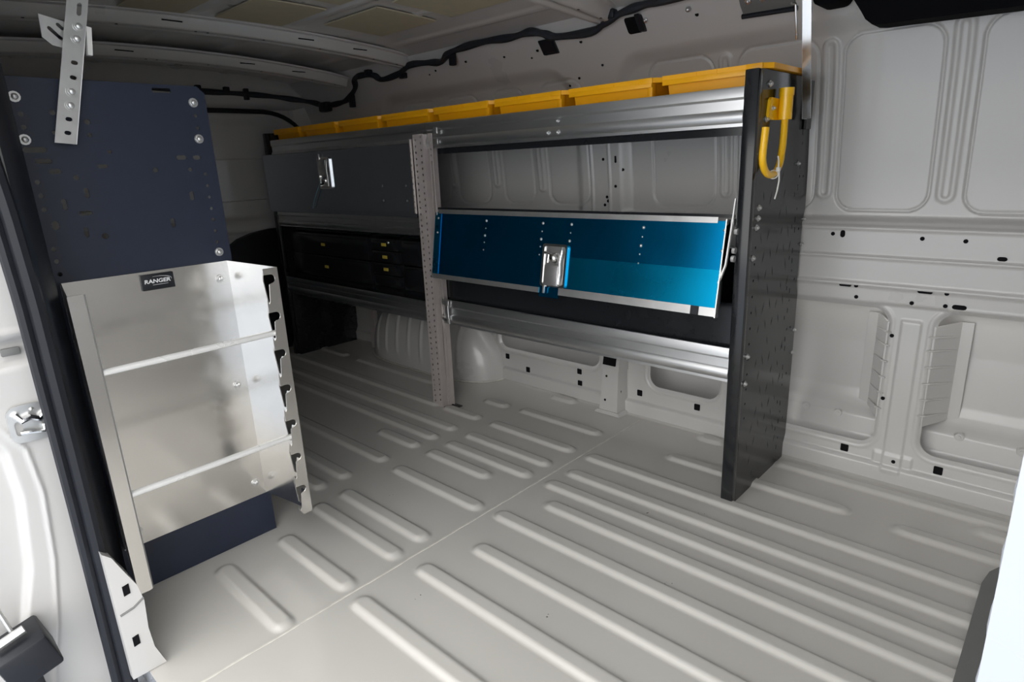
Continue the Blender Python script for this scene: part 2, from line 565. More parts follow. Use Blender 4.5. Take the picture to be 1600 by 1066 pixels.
# ---- wheel arch
def arch(u, v):
    # u along the length 0..1, v from wall edge (0) over the top to the front face foot (1)
    cx, L = -2.46, 0.49
    t = 2 * u - 1
    e = max(0.0, 1 - abs(t) ** 2.1) ** 0.5
    top = 0.358 * e
    fr = 2.05 - 0.195 * max(0.0, 1 - abs(t) ** 4.0) ** 0.5
    a = v * math.pi / 2
    z = top * math.cos(a) ** 0.75
    y = 2.05 - (2.05 - fr) * math.sin(a) ** 0.62
    rib = 0.0
    for uu in (0.17, 0.27, 0.37, 0.47, 0.57, 0.72, 0.82):
        d = abs(u - uu - (0.03 * (v - .5) if uu > .6 else 0)) / 0.012
        if d < 1 and 0.25 < v < 0.93:
            rib = max(rib, 0.006 * (1 - d * d))
    return (cx + t * L, y - rib, z + rib * .4)
nu, nv = 150, 36
P = np.array([[arch(i / (nu - 1), j / (nv - 1)) for j in range(nv)] for i in range(nu)])
wh = link('wheel_arch', grid_mesh(P, 'wheel_arch'), 'paint', wall_o)
pts = [(-2.46 + t * .497, 2.05 - .2 * max(0, 1 - abs(t) ** 4.0) ** .5, .002) for t in np.linspace(-1, 1, 60)]
link('arch_sealer', mesh_of(MB().tube(pts, .006, 6, .6)), 'sealer', wh)

# ---- roof
rx = np.arange(XR, XF + .001, .012)
ry = np.arange(0.20, 1.9401, .006)
RX, RY = np.meshgrid(rx, ry, indexing='ij')
def roof_z(x, y):
    t = (y - 1.08) / .85
    z = 1.512 - .035 * t ** 2 - .030 * np.abs(t) ** 8
    for yc in (0.42, 0.66, 0.95, 1.29, 1.52, 1.74):
        z = z - .006 * S((.028 - np.abs(y - yc)) / .02) * (S((np.abs(x + 2.35) - .1) / .04))
    return z
ceil_o = link('ceiling', grid_mesh(np.stack([RX, RY, roof_z(RX, RY)], -1), 'ceiling'), 'paint')
tag(ceil_o, 'bare grey van roof skin with pressed beads', kind='structure')
def bow(xc, zc, k, w=0.055, yb=1.885):
    ys = np.linspace(.24, yb, 30)
    prof = [(-w - .02, .042), (-w - .018, .036), (-w, .034), (-w * .72, .004), (-w * .6, 0), (-.014, 0), (-.01, .004), (.01, .004), (.014, 0),
            (w * .6, 0), (w * .72, .004), (w, .034), (w + .018, .036), (w + .02, .042)]
    vs, fs = [], []
    n = len(prof)
    for i, y in enumerate(ys):
        z0 = zc - k * ((y - 1.02) / .87) ** 2
        tp = 1.0 if y < yb - .12 else 1 - .25 * (y - yb + .12) / .12
        for dx, dz in prof:
            vs.append((xc + dx * tp, y, z0 + dz))
    for i in range(len(ys) - 1):
        for j in range(n - 1):
            fs.append((i * n + j, i * n + j + 1, (i + 1) * n + j + 1, (i + 1) * n + j))
    fs.append(tuple(range(n)))
    fs.append(tuple(range((len(ys) - 1) * n, len(ys) * n)))
    o = link('roof_bow', mesh_of(MB().add(vs, fs), angle=50), 'paint', ceil_o)
    mb = MB()
    for y in (.5, .74, .98, 1.02, 1.22, 1.45, 1.7, 1.82):
        z0 = zc - k * ((y - 1.02) / .87) ** 2
        mb.prism(circle(xc + .025, y, .0045, 8), z0 - .0008, z0 + .003, 2)
    link('bow_hole', mesh_of(mb), 'dark', o)['kind'] = 'stuff'
    mb = MB()
    for y in (.9, 1.38, 1.62):
        z0 = zc - k * ((y - 1.02) / .87) ** 2
        mb.box((xc + w * .86 - .003, y - .032, z0 + .0185), (xc + w * .86 + .0035, y + .032, z0 + .022))
    link('bow_slot', mesh_of(mb), 'dark', o)['kind'] = 'stuff'
bow(-2.36, 1.472, .045)
bow(-2.86, 1.452, .055)
bow(-1.29, 1.468, .038)
bow(-0.35, 1.468, .038)
for x0, x1, y0, y1 in ((-2.13, -1.81, 1.35, 1.60), (-2.24, -1.94, 1.01, 1.245), (-1.86, -1.52, 1.01, 1.245), (-2.24, -1.94, .72, .91), (-1.73, -1.45, 1.35, 1.60),
                       (-1.0, -.6, 1.35, 1.6)):
    n = 8
    ys = np.linspace(y0, y1, n)
    vs = []
    for y in ys:
        z = float(roof_z(np.array(x0), np.array(y + 1e-6)))
        t = (y - 1.08) / .85
        z = 1.512 - .035 * t ** 2 - .030 * abs(t) ** 8 - .0085
        vs += [(x0, y, z), (x1, y, z), (x1, y, z + .005), (x0, y, z + .005)]
    fs = [(0, 1, 2, 3), tuple(4 * (n - 1) + i for i in range(4))]
    for i in range(n - 1):
        for j in range(4):
            fs.append((4 * i + j, 4 * i + (j + 1) % 4, 4 * i + 4 + (j + 1) % 4, 4 * i + 4 + j))
    link('damping_pad', mesh_of(MB().add(vs, fs)), 'beige', ceil_o)
# roof rail cove strip along the driver wall
prof = [(1.94, 1.415), (1.90, 1.455), (1.86, 1.485), (1.80, 1.499), (1.80, 1.508), (1.87, 1.497), (1.96, 1.45)]
link('roof_rail', mesh_of(MB().prism(prof, XR, XF, 0)), 'paint', ceil_o)

# ---- rear end: frame and door
rear = Thing('wall_rear', (-3.46, 1.1, 0), 'grey rear door frame of the van with a slot above the door', kind='structure')
hdr = MB()
hdr.prism([(-3.44, 1.335), (-3.40, 1.335), (-3.36, 1.36), (-3.34, 1.40), (-3.36, 1.43), (-3.38, 1.53), (-3.48, 1.53), (-3.48, 1.335)], .20, 1.95, 1)
hd = rear.add('header_rail', hdr, 'paint')
rear.add('header_slot', MB().box((-3.388, 1.49, 1.352), (-3.374, 1.59, 1.372)), 'dark', hd)
rear.add('corner_pillar', MB().prism([(-3.46, 1.86), (-3.40, 1.89), (-3.38, 1.95), (-3.38, 2.05), (-3.46, 2.05)], 0, 1.46, 2), 'paint')
rear.add('corner_pillar', MB().prism([(-3.46, .2), (-3.38, .2), (-3.38, .27), (-3.40, .30), (-3.46, .33)], 0, 1.46, 2), 'paint')
door = Thing('door_1', (-3.46, 1.1, 0), 'grey rear cargo door behind the far shelving', kind='structure')
dy = np.arange(.25, 1.951, .01)
dz = np.arange(0.0, 1.361, .01)
DY, DZ = np.meshgrid(dy, dz, indexing='ij')
DX = -3.45 + .018 * S(-sdr(DY, DZ, .3, 1.9, .72, 1.30, .12) / .05) * -1 + .022 * S((.78 - DZ) / .03) - .02 * S((.70 - DZ) / .02)
DX += .03 * S((DY - 1.72) / .2)
door.add('door_skin', grid_mesh(np.stack([DX, DY, DZ], -1), 'door_skin'), 'paint')
lo = [(.26, 0), (1.95, 0), (1.95, .70), (1.66, .70), (1.56, .685), (1.48, .66), (1.43, .63), (1.38, .625), (.26, .625)]
door.add('lower_trim', MB().prism(lo, -3.452, -3.405, 0), 'rubber')
for z in (1.08, .86):
    door.add('door_crease', MB().tube([(-3.462, .4, z), (-3.462, 1.7, z)], .004, 6), 'paint')
arc = [(-3.40, .3, 1.322)] + [(-3.40, y, 1.322) for y in np.linspace(.5, 1.70, 14)] + \
      [(-3.40, 1.70 + .24 * math.sin(a), 1.322 - .16 * (1 - math.cos(a))) for a in np.linspace(.1, math.pi / 2, 10)] + [(-3.40, 1.94, .9)]
solo('trim_1', MB().tube(arc, .012, 8), 'rubber', 'thin black rubber seal around the rear door opening', None, kind='structure')

# ---- passenger side wall behind the sliding door opening, sill and pillar
pas = Thing('wall_passenger', (-2.4, .22, 0), 'grey inner side wall behind the sliding door opening', kind='structure')
px = np.arange(XR, -1.395, .02)
pz = np.arange(0, 1.501, .02)
PX, PZ = np.meshgrid(px, pz, indexing='ij')
PY = np.interp(PZ, [0, .9, 1.3, 1.5], [.225, .225, .245, .34]) + .01 * S((.07 - np.abs(PZ - .7)) / .02)
pas.add('inner_skin', grid_mesh(np.stack([PX, PY, PZ], -1), 'inner_skin'), 'paint')
pas.add('pillar_strip', MB().prism([(-1.61, .228), (-1.40, .212), (-1.36, .218), (-1.365, .228), (-1.42, .258), (-1.61, .262)], 0.0, 1.20, 2), 'rubber',  # black strip over the inner face of the door pillar
        label='black strip up the inside of the door pillar')
low = [(.205, .30), (.219, .285), (.236, .24), (.25, .205), (.256, .165), (.252, .10), (.255, .05), (.266, .012), (.27, 0), (.205, 0)]
pf = pas.add('pillar_base', MB().prism(low, -1.40, -1.315, 0), 'paint')
mb = MB()
for y, z in ((.230, .205), (.226, .085)):
    mb.prism([(y - .006, z - .012), (y + .006, z - .01), (y + .006, z + .012), (y - .006, z + .01)], -1.316, -1.3135, 0)
pas.add('square_hole', mb, 'dark', pf, kind='stuff')
pas.add('base_joint', MB().tube([(-1.314, .21, .155), (-1.314, .235, .16), (-1.3145, .256, .172)], .0022, 6), 'trim', pf)
# roof side rail above the door opening
pas.add('door_header', MB().prism([(.20, 1.44), (.28, 1.44), (.34, 1.49), (.20, 1.52)], -1.40, XF, 0), 'paint')
# outer skin of the van under the floor edge
pas.add('sill', MB().prism([(.235, -.004), (.235, -.06), (.14, -.12), (.14, -.35), (.3, -.35), (.3, -.004)], -1.42, XF, 0), 'white')

# ---- rubber door seal on the rear edge of the opening
seal = Thing('trim_2', (-1.35, .19, 0), 'thick black rubber seal down the rear edge of the sliding door opening', kind='structure')
zz = np.linspace(-.14, 1.42, 50)
def seal_y(z):
    return float(np.interp(z, [-.2, 0, .4, .8, .95, 1.05, 1.2, 1.42], [.193, .195, .199, .200, .196, .190, .188, .20]))
def strip(y0, y1, x, r):
    return MB().tube([(x, seal_y(z) + (y0 + y1) / 2, z) for z in zz], (y1 - y0) / 2, 8, r)
seal.add('seal_bulb', strip(-.002, .019, -1.345, 1.3), 'rubber')
seal.add('seal_lip', strip(-.021, -.003, -1.35, 1.1), 'rubber')
seal.add('seal_channel', MB().tube([(-1.362, seal_y(z), z) for z in zz], .020, 6, 1), 'rubber')

# ---- open sliding door parked along the outside
sd = Thing('door_2', (-1.6, .08, -.2), 'grey inner edge of the opened sliding door', kind='structure')
ey = np.arange(-.05, .2051, .0035)
ez = np.arange(-.25, 1.45, .007)
EY, EZ = np.meshgrid(ey, ez, indexing='ij')
EX = -1.47 + 0 * EY
EX -= .022 * S((.028 - np.abs(EZ - .692 - .05 * (EY - .17))) / .012)
EX += .008 * S((.006 - np.abs(EZ - .728)) / .004)
yl = np.interp(EZ, [-.25, .0, .1, .25, .4, .5, .56], [.02, .045, .075, .115, .132, .128, .105])
EX -= .018 * S((yl - EY) / .014) * S((.60 - EZ) / .04)
yl2 = np.interp(EZ, [-.25, .0, .1, .25, .4, .5, .56], [.07, .10, .125, .15, .162, .155, .12])
EX += .004 * S((.006 - np.abs(EY - yl2)) / .005) * S((.56 - EZ) / .03)
sd.add('door_edge', grid_mesh(np.stack([EX, EY, EZ], -1), 'door_edge'), 'paint')
sd.add('door_body', MB().box((-2.6, -.055, -.25), (-1.50, .10, 1.45), .02), 'white')
lp = sd.add('latch_plate', plate(rrect(.137, .205, .515, .590, .018), [slot(.152, .545, .012, .03)], .003, lambda u, v, w: (-1.463 + w, u, v)), 'zinc')
sd.add('latch_hook', MB().tube([(-1.455, .150, .575), (-1.450, .158, .562), (-1.452, .172, .566), (-1.452, .186, .558), (-1.455, .20, .568)], .006, 8), 'chrome', lp)
sd.add('latch_hook', MB().tube([(-1.455, .152, .538), (-1.452, .172, .536), (-1.452, .188, .532), (-1.455, .19, .545)], .004, 8), 'chrome', lp)
sd.add('latch_screw', MB().dome((-1.461, .178, .578), (1, 0, 0), .0045, .003), 'zinc', lp)
sd.add('rail_insert', MB().box((-1.487, .158, .685), (-1.480, .188, .70), .002), 'trim')
rb = sd.add('roller_block', MB().box((-1.46, .02, .075), (-1.36, .105, .15), .006, Matrix.Rotation(.25, 3, 'X')), 'rubber')
sd.add('roller_pin', MB().tube([(-1.40, .018, .155), (-1.40, .07, .17)], .009, 10), 'zinc', rb)
sd.add('gas_strut', MB().tube([(-1.42, .052, .165), (-1.46, .02, .34)], .004, 8), 'zinc', rb)
sd.add('roller_arm', MB().box((-1.45, .05, -.25), (-1.41, .085, .09), .003, Matrix.Rotation(.06, 3, 'X')), 'rubber', rb)

# ---- closed bulkhead behind the seats, out of frame on the right
solo('wall_front', MB().box((XF - .01, .23, -.02), (XF + .02, 2.10, 1.53)), 'paint', 'grey bulkhead closing the front of the cargo bay', None, kind='structure')

# ---- pillar at the front of the opening (only its edge shows)
par = Thing('trim_3', (0.03, .9, 0), 'white painted front door pillar edge at the right of the opening', kind='structure')
pe = [(.38, .0), (.38, .60), (.38, .80), (.38, 1.46), (.30, 1.46), (.24, 1.3), (.235, 0)]
par.add('pillar_skin', MB().prism(pe, -.0045, .12, 0), 'white')
pts = [(-.0052 + .0007 * math.sin(i * 1.9), .38 + .002 * i / 20, z) for i, z in enumerate(np.linspace(.6, .90, 26))]
par.add('pillar_bead', MB().tube(pts, .0022, 8), 'white', label='glossy wavy sealed edge')
par.add('floor_cap', MB().prism([(-.058, .80), (-.058, 1.62), (-.050, 1.68), (-.035, 1.715), (-.012, 1.735), (.02, 1.735), (.02, .80)], 0.0, .016, 2), 'trim',
        label='dark grey round ended floor strip')

# ================================================================== SHELVING
LIP = [(0, .096), (-.005, .095), (-.007, .090), (-.007, .070), (-.002, .064), (-.002, .040), (-.007, .034), (-.0085, .022), (-.006, .012), (-.002, .008),
       (-.002, 0), (.012, 0), (.012, .002), (.001, .003), (.001, .010), (-.004, .014), (-.006, .022), (-.005, .031), (.0005, .039), (.0005, .066), (-.0045, .072), (-.0045, .088),
       (.004, .092)]
FY0 = 1.622
def lip(x0, x1, z0, hz=1.0):
    return MB().prism([(FY0 + a, z0 + b * hz) for a, b in LIP], x0, x1, 0)
def tray(x0, x1, z0, yb=2.0):
    return MB().prism([(FY0 + .004, z0 + .003), (FY0 + .004, z0 + .006), (yb, z0 + .006), (yb, z0 + .06), (yb + .002, z0 + .06), (yb + .002, z0 + .003)], x0, x1, 0)

PROF = [(0, 2.012), (.05, 2.012), (.08, 2.028), (.3, 2.03), (.56, 2.025), (.60, 2.012), (.79, 2.012), (.83, 2.028), (.95, 2.02), (1.1, 2.0), (1.199, 1.985)]
def end_panel(unit, x, s, holes=True):
    """solid sheet metal end support; s = +1 front sheet faces +x"""
    outer = [(1.632, 0.0)] + [(y, z) for z, y in PROF] + [(1.632, 1.199)]
    hs = []
    if holes:
        for z in np.arange(.06, 1.06, .031):
            k = int(round(z / .031))
            if k % 4 != 0:
                hs.append(slot(1.955 - .004 * (k % 3), z, .0055, .017 if k % 3 else .008))
            if k % 3 == 1:
                hs.append(slot(1.925, z + .012, .005, .013))
            if k % 5 == 0:
                hs.append(circle(1.985, z, .004, 8))
        for z in np.arange(.25, .80, .045):
            hs.append(circle(1.662, z + .01, .0038, 8))
    p = unit.add('end_panel', plate(outer, hs, .003, lambda u, v, w: (x + w, u, v)), 'black')
    unit.add('front_channel', MB().box((x - .034, 1.612, 0), (x + .0015, 1.640, 1.199), .003), 'black')
    return p

# ---------------- near unit
nu_ = Thing('shelving_unit', (-1.3, 1.8, 0), 'black and galvanised shelving unit with the blue flip door', 'shelving')
ep = end_panel(nu_, -.657, 1)
mb = MB()
for (y, z) in ((1.682, 1.166), (1.673, 1.082), (1.664, .86), (1.662, .833), (1.656, .809), (1.645, .729), (1.652, .451), (1.647, .371)):
    mb.bolt((-.655, y, z), (1, 0, 0), .0068)
nu_.add('bolt', mb, 'zinc', ep, kind='stuff')
mb = MB()
for (y, z) in ((1.982, 1.081), (2.018, .80), (2.016, .723), (2.018, .447), (2.018, .371), (1.668, 1.0), (1.93, .965)):
    mb.bolt((-.655, y, z), (1, 0, 0), .005)
nu_.add('small_bolt', mb, 'zinc', ep, kind='stuff')
mb = MB()       # raised dark lozenges on the sheet
rows = np.arange(.05, .98, .052)
for i, z in enumerate(rows):
    for j in range(5):
        y = 1.695 + j * .05 + (.025 if i % 2 else 0)
        a = .35 if (i + j) % 2 else -.3
        L = .018 + random.uniform(-.004, .004)
        if random.random() < .3:
            continue
        zz_ = z + random.uniform(-.006, .006)
        mb.add([(-.6555, y - L * math.sin(a), zz_ - L * math.cos(a)), (-.6555, y + .0014, zz_), (-.6555, y + L * math.sin(a), zz_ + L * math.cos(a)),
                (-.6555, y - .0014, zz_), (-.6548, y, zz_)], [(0, 1, 4), (1, 2, 4), (2, 3, 4), (3, 0, 4), (0, 3, 2, 1)])
nu_.add('lozenge_mark', mb, 'dark', ep, kind='stuff')
NX0, NX1 = -1.895, -.692
tp = nu_.add('top_shelf', tray(NX0 - .035, NX1, 1.066), 'galv')
nu_.add('shelf_lip', lip(NX0 - .035, NX1, 1.066), 'galv', tp)
mb = MB()
for x in (-1.325, -1.285):
    mb.bolt((x, FY0 - .009, 1.088), (0, -1, 0), .007)
mb.bolt((-1.29, FY0 - .0025, 1.122), (0, -1, 0), .004)
nu_.add('lip_bolt', mb, 'zinc', tp, kind='stuff')
nu_.add('shelf_beam', MB().box((NX0, FY0 + .016, 1.045), (NX1, FY0 + .03, 1.066)), 'black', tp)
bs = nu_.add('bottom_shelf', tray(NX0 - .02, NX1, .376), 'black')
nu_.add('shelf_lip', lip(NX0 - .02, NX1, .376, 1.06), 'galv', bs)
nu_.add('back_liner', MB().prism([(1.99, .38), (1.99, .70), (1.993, .70), (1.993, .38)], NX0, NX1, 0), 'black')
nu_.add('front_liner', MB().box((NX0, 1.640, .385), (NX1, 1.644, .60)), 'black')
nu_.add('side_gusset', MB().prism([(1.65, .39), (1.98, .39), (1.98, .82), (1.66, .84)], NX1 - .012, NX1 - .004, 0), 'black')
hs = []
for z in np.arange(.03, 1.11, .0235):
    hs.append(slot(-1.904, z, .0075, .0085))
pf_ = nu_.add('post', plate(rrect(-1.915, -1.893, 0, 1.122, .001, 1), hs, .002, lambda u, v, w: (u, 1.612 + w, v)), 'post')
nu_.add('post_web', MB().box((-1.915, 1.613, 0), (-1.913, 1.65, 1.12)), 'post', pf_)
br = MB()
for z0 in (.455, .38):
    br.box((-1.893, 1.606, z0), (-1.862, 1.611, z0 + .022), .001)
br.box((-1.876, 1.605, .385), (-1.866, 1.611, .47), .001)
nu_.add('shelf_bracket', br, 'zinc', pf_)
br = MB()
br.box((-1.878, 1.606, 1.118), (-1.858, 1.611, 1.140), .001).box((-1.885, 1.606, 1.080), (-1.858, 1.611, 1.100), .001)
nu_.add('shelf_bracket', br, 'zinc', pf_)

# flip door of the near unit: slightly swung out at its lower edge
TILT = math.atan2(.045, .255)
ct, st = math.cos(TILT), math.sin(TILT)
DT = (1.616, .832)               # hinge line (y, z)
def dmap(u, v, w):               # u along x, v down from the hinge, w outwards
    return (u, DT[0] - v * st - w * ct, DT[1] - v * ct + w * st)
DX0, DX1 = -1.905, -.712
DH = .262
def dbox(u0, u1, v0, v1, w0, w1):
    vs = [dmap(u, v, w) for w in (w0, w1) for v in (v0, v1) for u in (u0, u1)]
    return MB().add(vs, [(0, 1, 3, 2), (4, 5, 7, 6), (0, 1, 5, 4), (2, 3, 7, 6), (0, 2, 6, 4), (1, 3, 7, 5)])
fd = nu_.add('flip_door', dbox(DX0, DX1, .004, DH, -.002, 0), 'blue', label='metal flip door covered in glossy blue film')
nu_.add('film_overlap', dbox(-1.23, DX1 - .001, .135, DH - .02, 0, .0006), 'blue2', fd)
nu_.add('film_flap', dbox(DX0, DX0 + .035, .006, DH, 0, .0022), 'blue2', fd)
nu_.add('top_strip', dbox(DX0 + .02, DX1 - .03, -.006, .010, .0005, .003), 'zinc', fd)
nu_.add('hinge_line_strip', dbox(DX0 + .01, DX1 + .01, -.014, -.006, -.012, .0), 'black', fd)  # black line along the hinge at the door's top edge
es = dbox(DX0, -1.345, DH - .018, DH, .0007, .004)
nu_.add('edge_strip', es, 'zinc', fd)
nu_.add('edge_strip', dbox(-1.262, DX1, DH - .024, DH, .0007, .004), 'zinc', fd)
nu_.add('film_tongue', dbox(-1.345, -1.262, DH - .02, DH + .012, .0002, .0022), 'blue', fd)
nu_.add('edge_tape', dbox(-.79, -.765, DH - .024, DH, .004, .0046), 'rubber', fd)
nu_.add('side_flange', dbox(DX1, DX1 + .003, .0, DH + .001, -.004, .02), 'alu', fd)
arm = MB().tube([dmap(DX1 + .012, -.055, .004), dmap(DX1 + .012, .01, .006), dmap(DX1 + .010, .12, .010), dmap(DX1 - .002, .17, .014)], .0035, 6)
nu_.add('stay_arm', arm, 'zinc', fd)
for v, u in ((.005, .008), (.03, .020), (.08, .020), (.102, .020)):
    c = dmap(DX1 + u, v, .0)
    nu_.add('hinge_knuckle', MB().tube([c, (c[0] + .008, c[1], c[2])], .009, 8), 'zinc', fd)
mb = MB()
for u in (-1.62, -1.352, -1.232, -.967):
    for v in (.03, .083):
        mb.dome(dmap(u - v * .05, v, 0), (0, -1, .1), .0055, .004, 8)
for u in (DX1 - .008, DX0 + .02):
    for v in (.028, .083):
        mb.dome(dmap(u, v, .0022), (0, -1, .1), .0045, .004, 8)
nu_.add('rivet', mb, 'zinc', fd, kind='stuff')
mb = MB()
for u in (-1.62, -1.352, -1.232, -.967):
    for v in (.057, .108, .135):
        mb.dome(dmap(u - v * .05, v, 0), (0, -1, .1), .003, .002, 6)
nu_.add('small_rivet', mb, 'zinc', fd, kind='stuff')

def latch(unit, door, fm, flip=False):
    """paddle latch: fm(u, v, w) with u -.05...05, v 0...15 downwards, w outwards"""
    def mapped(mbx):
        r = MB()
        r.v = [fm(*v) for v in mbx.v]
        r.f = mbx.f
        return r
    def Z(v):
        return .15 - v if flip else v
    ring = plate(rrect(-.052, .052, 0, .142, .010), [rrect(-.044, .044, .008, .134, .007)], .008, lambda u, v, w: fm(u, v, w + .003))
    unit.add('latch_frame', ring, 'chrome', door)
    unit.add('latch_tray', mapped(MB().box((-.045, .006, -.002), (.045, .136, .0015))), 'zinc', door)
    pad = MB()
    a, b = sorted((Z(.068), Z(.138)))
    pad.box((-.032, a, .008), (.028, b, .016), .004)
    a, b = sorted((Z(.128), Z(.165)))
    pad.box((-.036, a, .006), (-.026, b, .012), .002)
    unit.add('latch_paddle', mapped(pad), 'zinc', door)
    kn = MB().dome((.0, Z(.045), .0), (0, 0, 1), .019, .022, 14, 5)
    kn.tube([(-.034, Z(.030), .014), (-.018, Z(.030), .016), (.0, Z(.036), .012)], .005, 8)
    kn.tube([(-.018, Z(.030), .012), (-.02, Z(.062), .012)], .004, 8)
    unit.add('latch_knob', mapped(kn), 'chrome', door)
    lug = MB().tube([(.034, .01, .008), (.036, .03, .013), (.03, .06, .012), (.033, .09, .012), (.03, .13, .010)], .0045, 8)
    unit.add('latch_bar', mapped(lug), 'chrome', door)
latch(nu_, fd, lambda u, v, w: dmap(-1.288 + u, .096 + v, w + .001))

# ---------------- far unit
fu = Thing('shelving_unit', (-2.6, 1.8, 0), 'far galvanised shelving unit with the closed grey metal door', 'shelving')
end_panel(fu, -3.205, 1, False)
FX0, FX1 = -3.17, -1.995
tp = fu.add('top_shelf', tray(FX0, FX1 + .063, 1.066), 'galv')
fu.add('shelf_lip', lip(FX0, FX1 + .063, 1.066), 'galv', tp)
ms = fu.add('middle_shelf', tray(FX0, FX1, .728), 'galv')
fu.add('shelf_lip', lip(FX0 - .03, FX1, .728, .84), 'galv', ms)
bs = fu.add('bottom_shelf', tray(FX0, FX1, .366), 'galv')
fu.add('shelf_lip', lip(FX0 - .05, FX1, .366, .92), 'galv', bs)
hs = []
for z in np.arange(.02, 1.11, .0235):
    hs.append(slot(-1.984, z, .009, .0095))
    hs.append(slot(-1.951, z + .01, .0065, .010))
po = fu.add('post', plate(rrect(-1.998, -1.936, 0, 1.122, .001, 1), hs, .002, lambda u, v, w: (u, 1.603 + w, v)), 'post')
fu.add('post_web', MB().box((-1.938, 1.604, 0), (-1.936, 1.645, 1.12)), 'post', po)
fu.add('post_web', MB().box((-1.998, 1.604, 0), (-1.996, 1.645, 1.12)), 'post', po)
fu.add('post_dark_backing', MB().box((-1.99, 1.63, 0), (-1.945, 1.632, 1.1)), 'black', po)  # black sheet added in the hollow post to darken its holes
nu_.add('post_foot', MB().box((-1.930, 1.60, 0), (-1.875, 1.66, .004), .001).bolt((-1.905, 1.63, .004), (0, 0, 1), .008), 'black', pf_)
gd = fu.add('flip_door', MB().prism([(1.600, .805), (1.600, 1.088), (1.603, 1.092), (1.606, 1.088), (1.604, .805)], -3.245, -2.008, 0), 'greydoor',
            label='closed grey metal door')
fu.add('door_flange', MB().box((-2.007, 1.588, .82), (-2.002, 1.602, 1.105)), 'alu', gd)
latch(fu, gd, lambda u, v, w: (-2.652 + u, 1.5995 - w, 1.062 - v), flip=True)
fu.add('latch_wire', MB().tube([(-2.69, 1.592, .955), (-2.73, 1.59, .91), (-2.77, 1.59, .86), (-2.79, 1.592, .83)], .0018, 6), 'wire', gd)
mb = MB()
for x, z in ((-2.22, .93), (-2.22, .87), (-2.06, .93), (-2.06, .87)):
    mb.dome((x, 1.5995, z), (0, -1, 0), .005, .003, 8)
fu.add('rivet', mb, 'trim', gd, kind='stuff')
# rear supports under the far unit
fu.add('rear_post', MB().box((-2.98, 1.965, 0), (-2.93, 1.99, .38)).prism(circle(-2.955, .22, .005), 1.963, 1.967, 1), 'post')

# ---------------- drawer cabinets standing on the far bottom shelf
def drawer_cab(x0, x1, n, label, tags):
    t = Thing('drawer_cabinet', ((x0 + x1) / 2, 1.8, .374), label, 'cabinet', 'drawer cabinets on the far bottom shelf')
    z0, z1 = .374, .715
    c = MB()
    c.box((x0, 1.66, z0), (x1, 1.97, z0 + .006)).box((x0, 1.66, z1 - .006), (x1, 1.97, z1))
    c.box((x0, 1.66, z0), (x0 + .006, 1.97, z1)).box((x1 - .006, 1.66, z0), (x1, 1.97, z1)).box((x0, 1.965, z0), (x1, 1.97, z1))
    t.add('body', c, 'black')
    ztop, zb = z1 - .012, z0 + .106
    h = (ztop - zb) / n
    for k in range(n):
        a, b = zb + k * h, zb + (k + 1) * h - .004
        d = t.add('drawer', MB().box((x0 + .009, 1.645, a), (x1 - .009, 1.94, b), .003), 'black')
        t.add('drawer_pull', MB().box((x0 + .03, 1.640, b - .012), (x1 - .03, 1.647, b - .006), .001), 'black', d)
        if k in tags:
            xt = tags[k]
            t.add('label_tag', MB().box((xt - .017, 1.6425, (a + b) / 2 - .007), (xt + .017, 1.6455, (a + b) / 2 + .007), .001), 'tag', d)
    t.add('plinth', MB().box((x0 + .009, 1.65, z0 + .006), (x1 - .009, 1.66, zb - .003)), 'black')
    if 3 in tags or n == 4:
        t.add('cabinet_lock', MB().dome((x1 - .075, 1.644, z1 - .03), (0, -1, 0), .008, .005), 'chrome')
drawer_cab(-3.16, -2.43, 2, 'wide black drawer cabinet on the far shelf with two small yellow labels', {0: -2.82, 1: -2.83})
drawer_cab(-2.42, -2.205, 4, 'narrow black drawer cabinet with a column of three yellow labels', {1: -2.315, 2: -2.315, 3: -2.315})
drawer_cab(-2.195, -2.005, 2, 'plain black drawer cabinet beside the perforated post', {})

# ---------------- yellow bins on the top shelf
spans = [(-.945, -.645), (-1.272, -.956), (-1.598, -1.283), (-1.925, -1.609), (-2.259, -1.936), (-2.588, -2.268), (-2.918, -2.597), (-3.195, -2.927)]
ordn = ['largest and brightest yellow parts bin, overhanging the black end panel', 'second yellow parts bin from the black near end panel',
        'third yellow parts bin from the black near end panel', 'fourth yellow parts bin from the near end, ending above the perforated post',
        'fifth yellow parts bin from the near end, just past the perforated post', 'sixth yellow parts bin, third from the far end of the shelf',
        'seventh yellow parts bin, second from the far end of the shelf', 'farthest yellow parts bin in the darkest corner of the top shelf']
def open_box(mb, r0, z0, r1, z1, t):
    def rect(r, z, k):
        return [(r[0] + k, r[2] + k, z), (r[1] - k, r[2] + k, z), (r[1] - k, r[3] - k, z), (r[0] + k, r[3] - k, z)]
    vs = rect(r0, z0, 0) + rect(r1, z1, 0) + rect(r1, z1, t) + rect(r0, z0 + t, t)
    fs = [(3, 2, 1, 0)]
    for a in (0, 4, 8):
        for i in range(4):
            fs.append((a + i, a + (i + 1) % 4, a + 4 + (i + 1) % 4, a + 4 + i))
    fs.append((12, 13, 14, 15))
    mb.add(vs, fs)
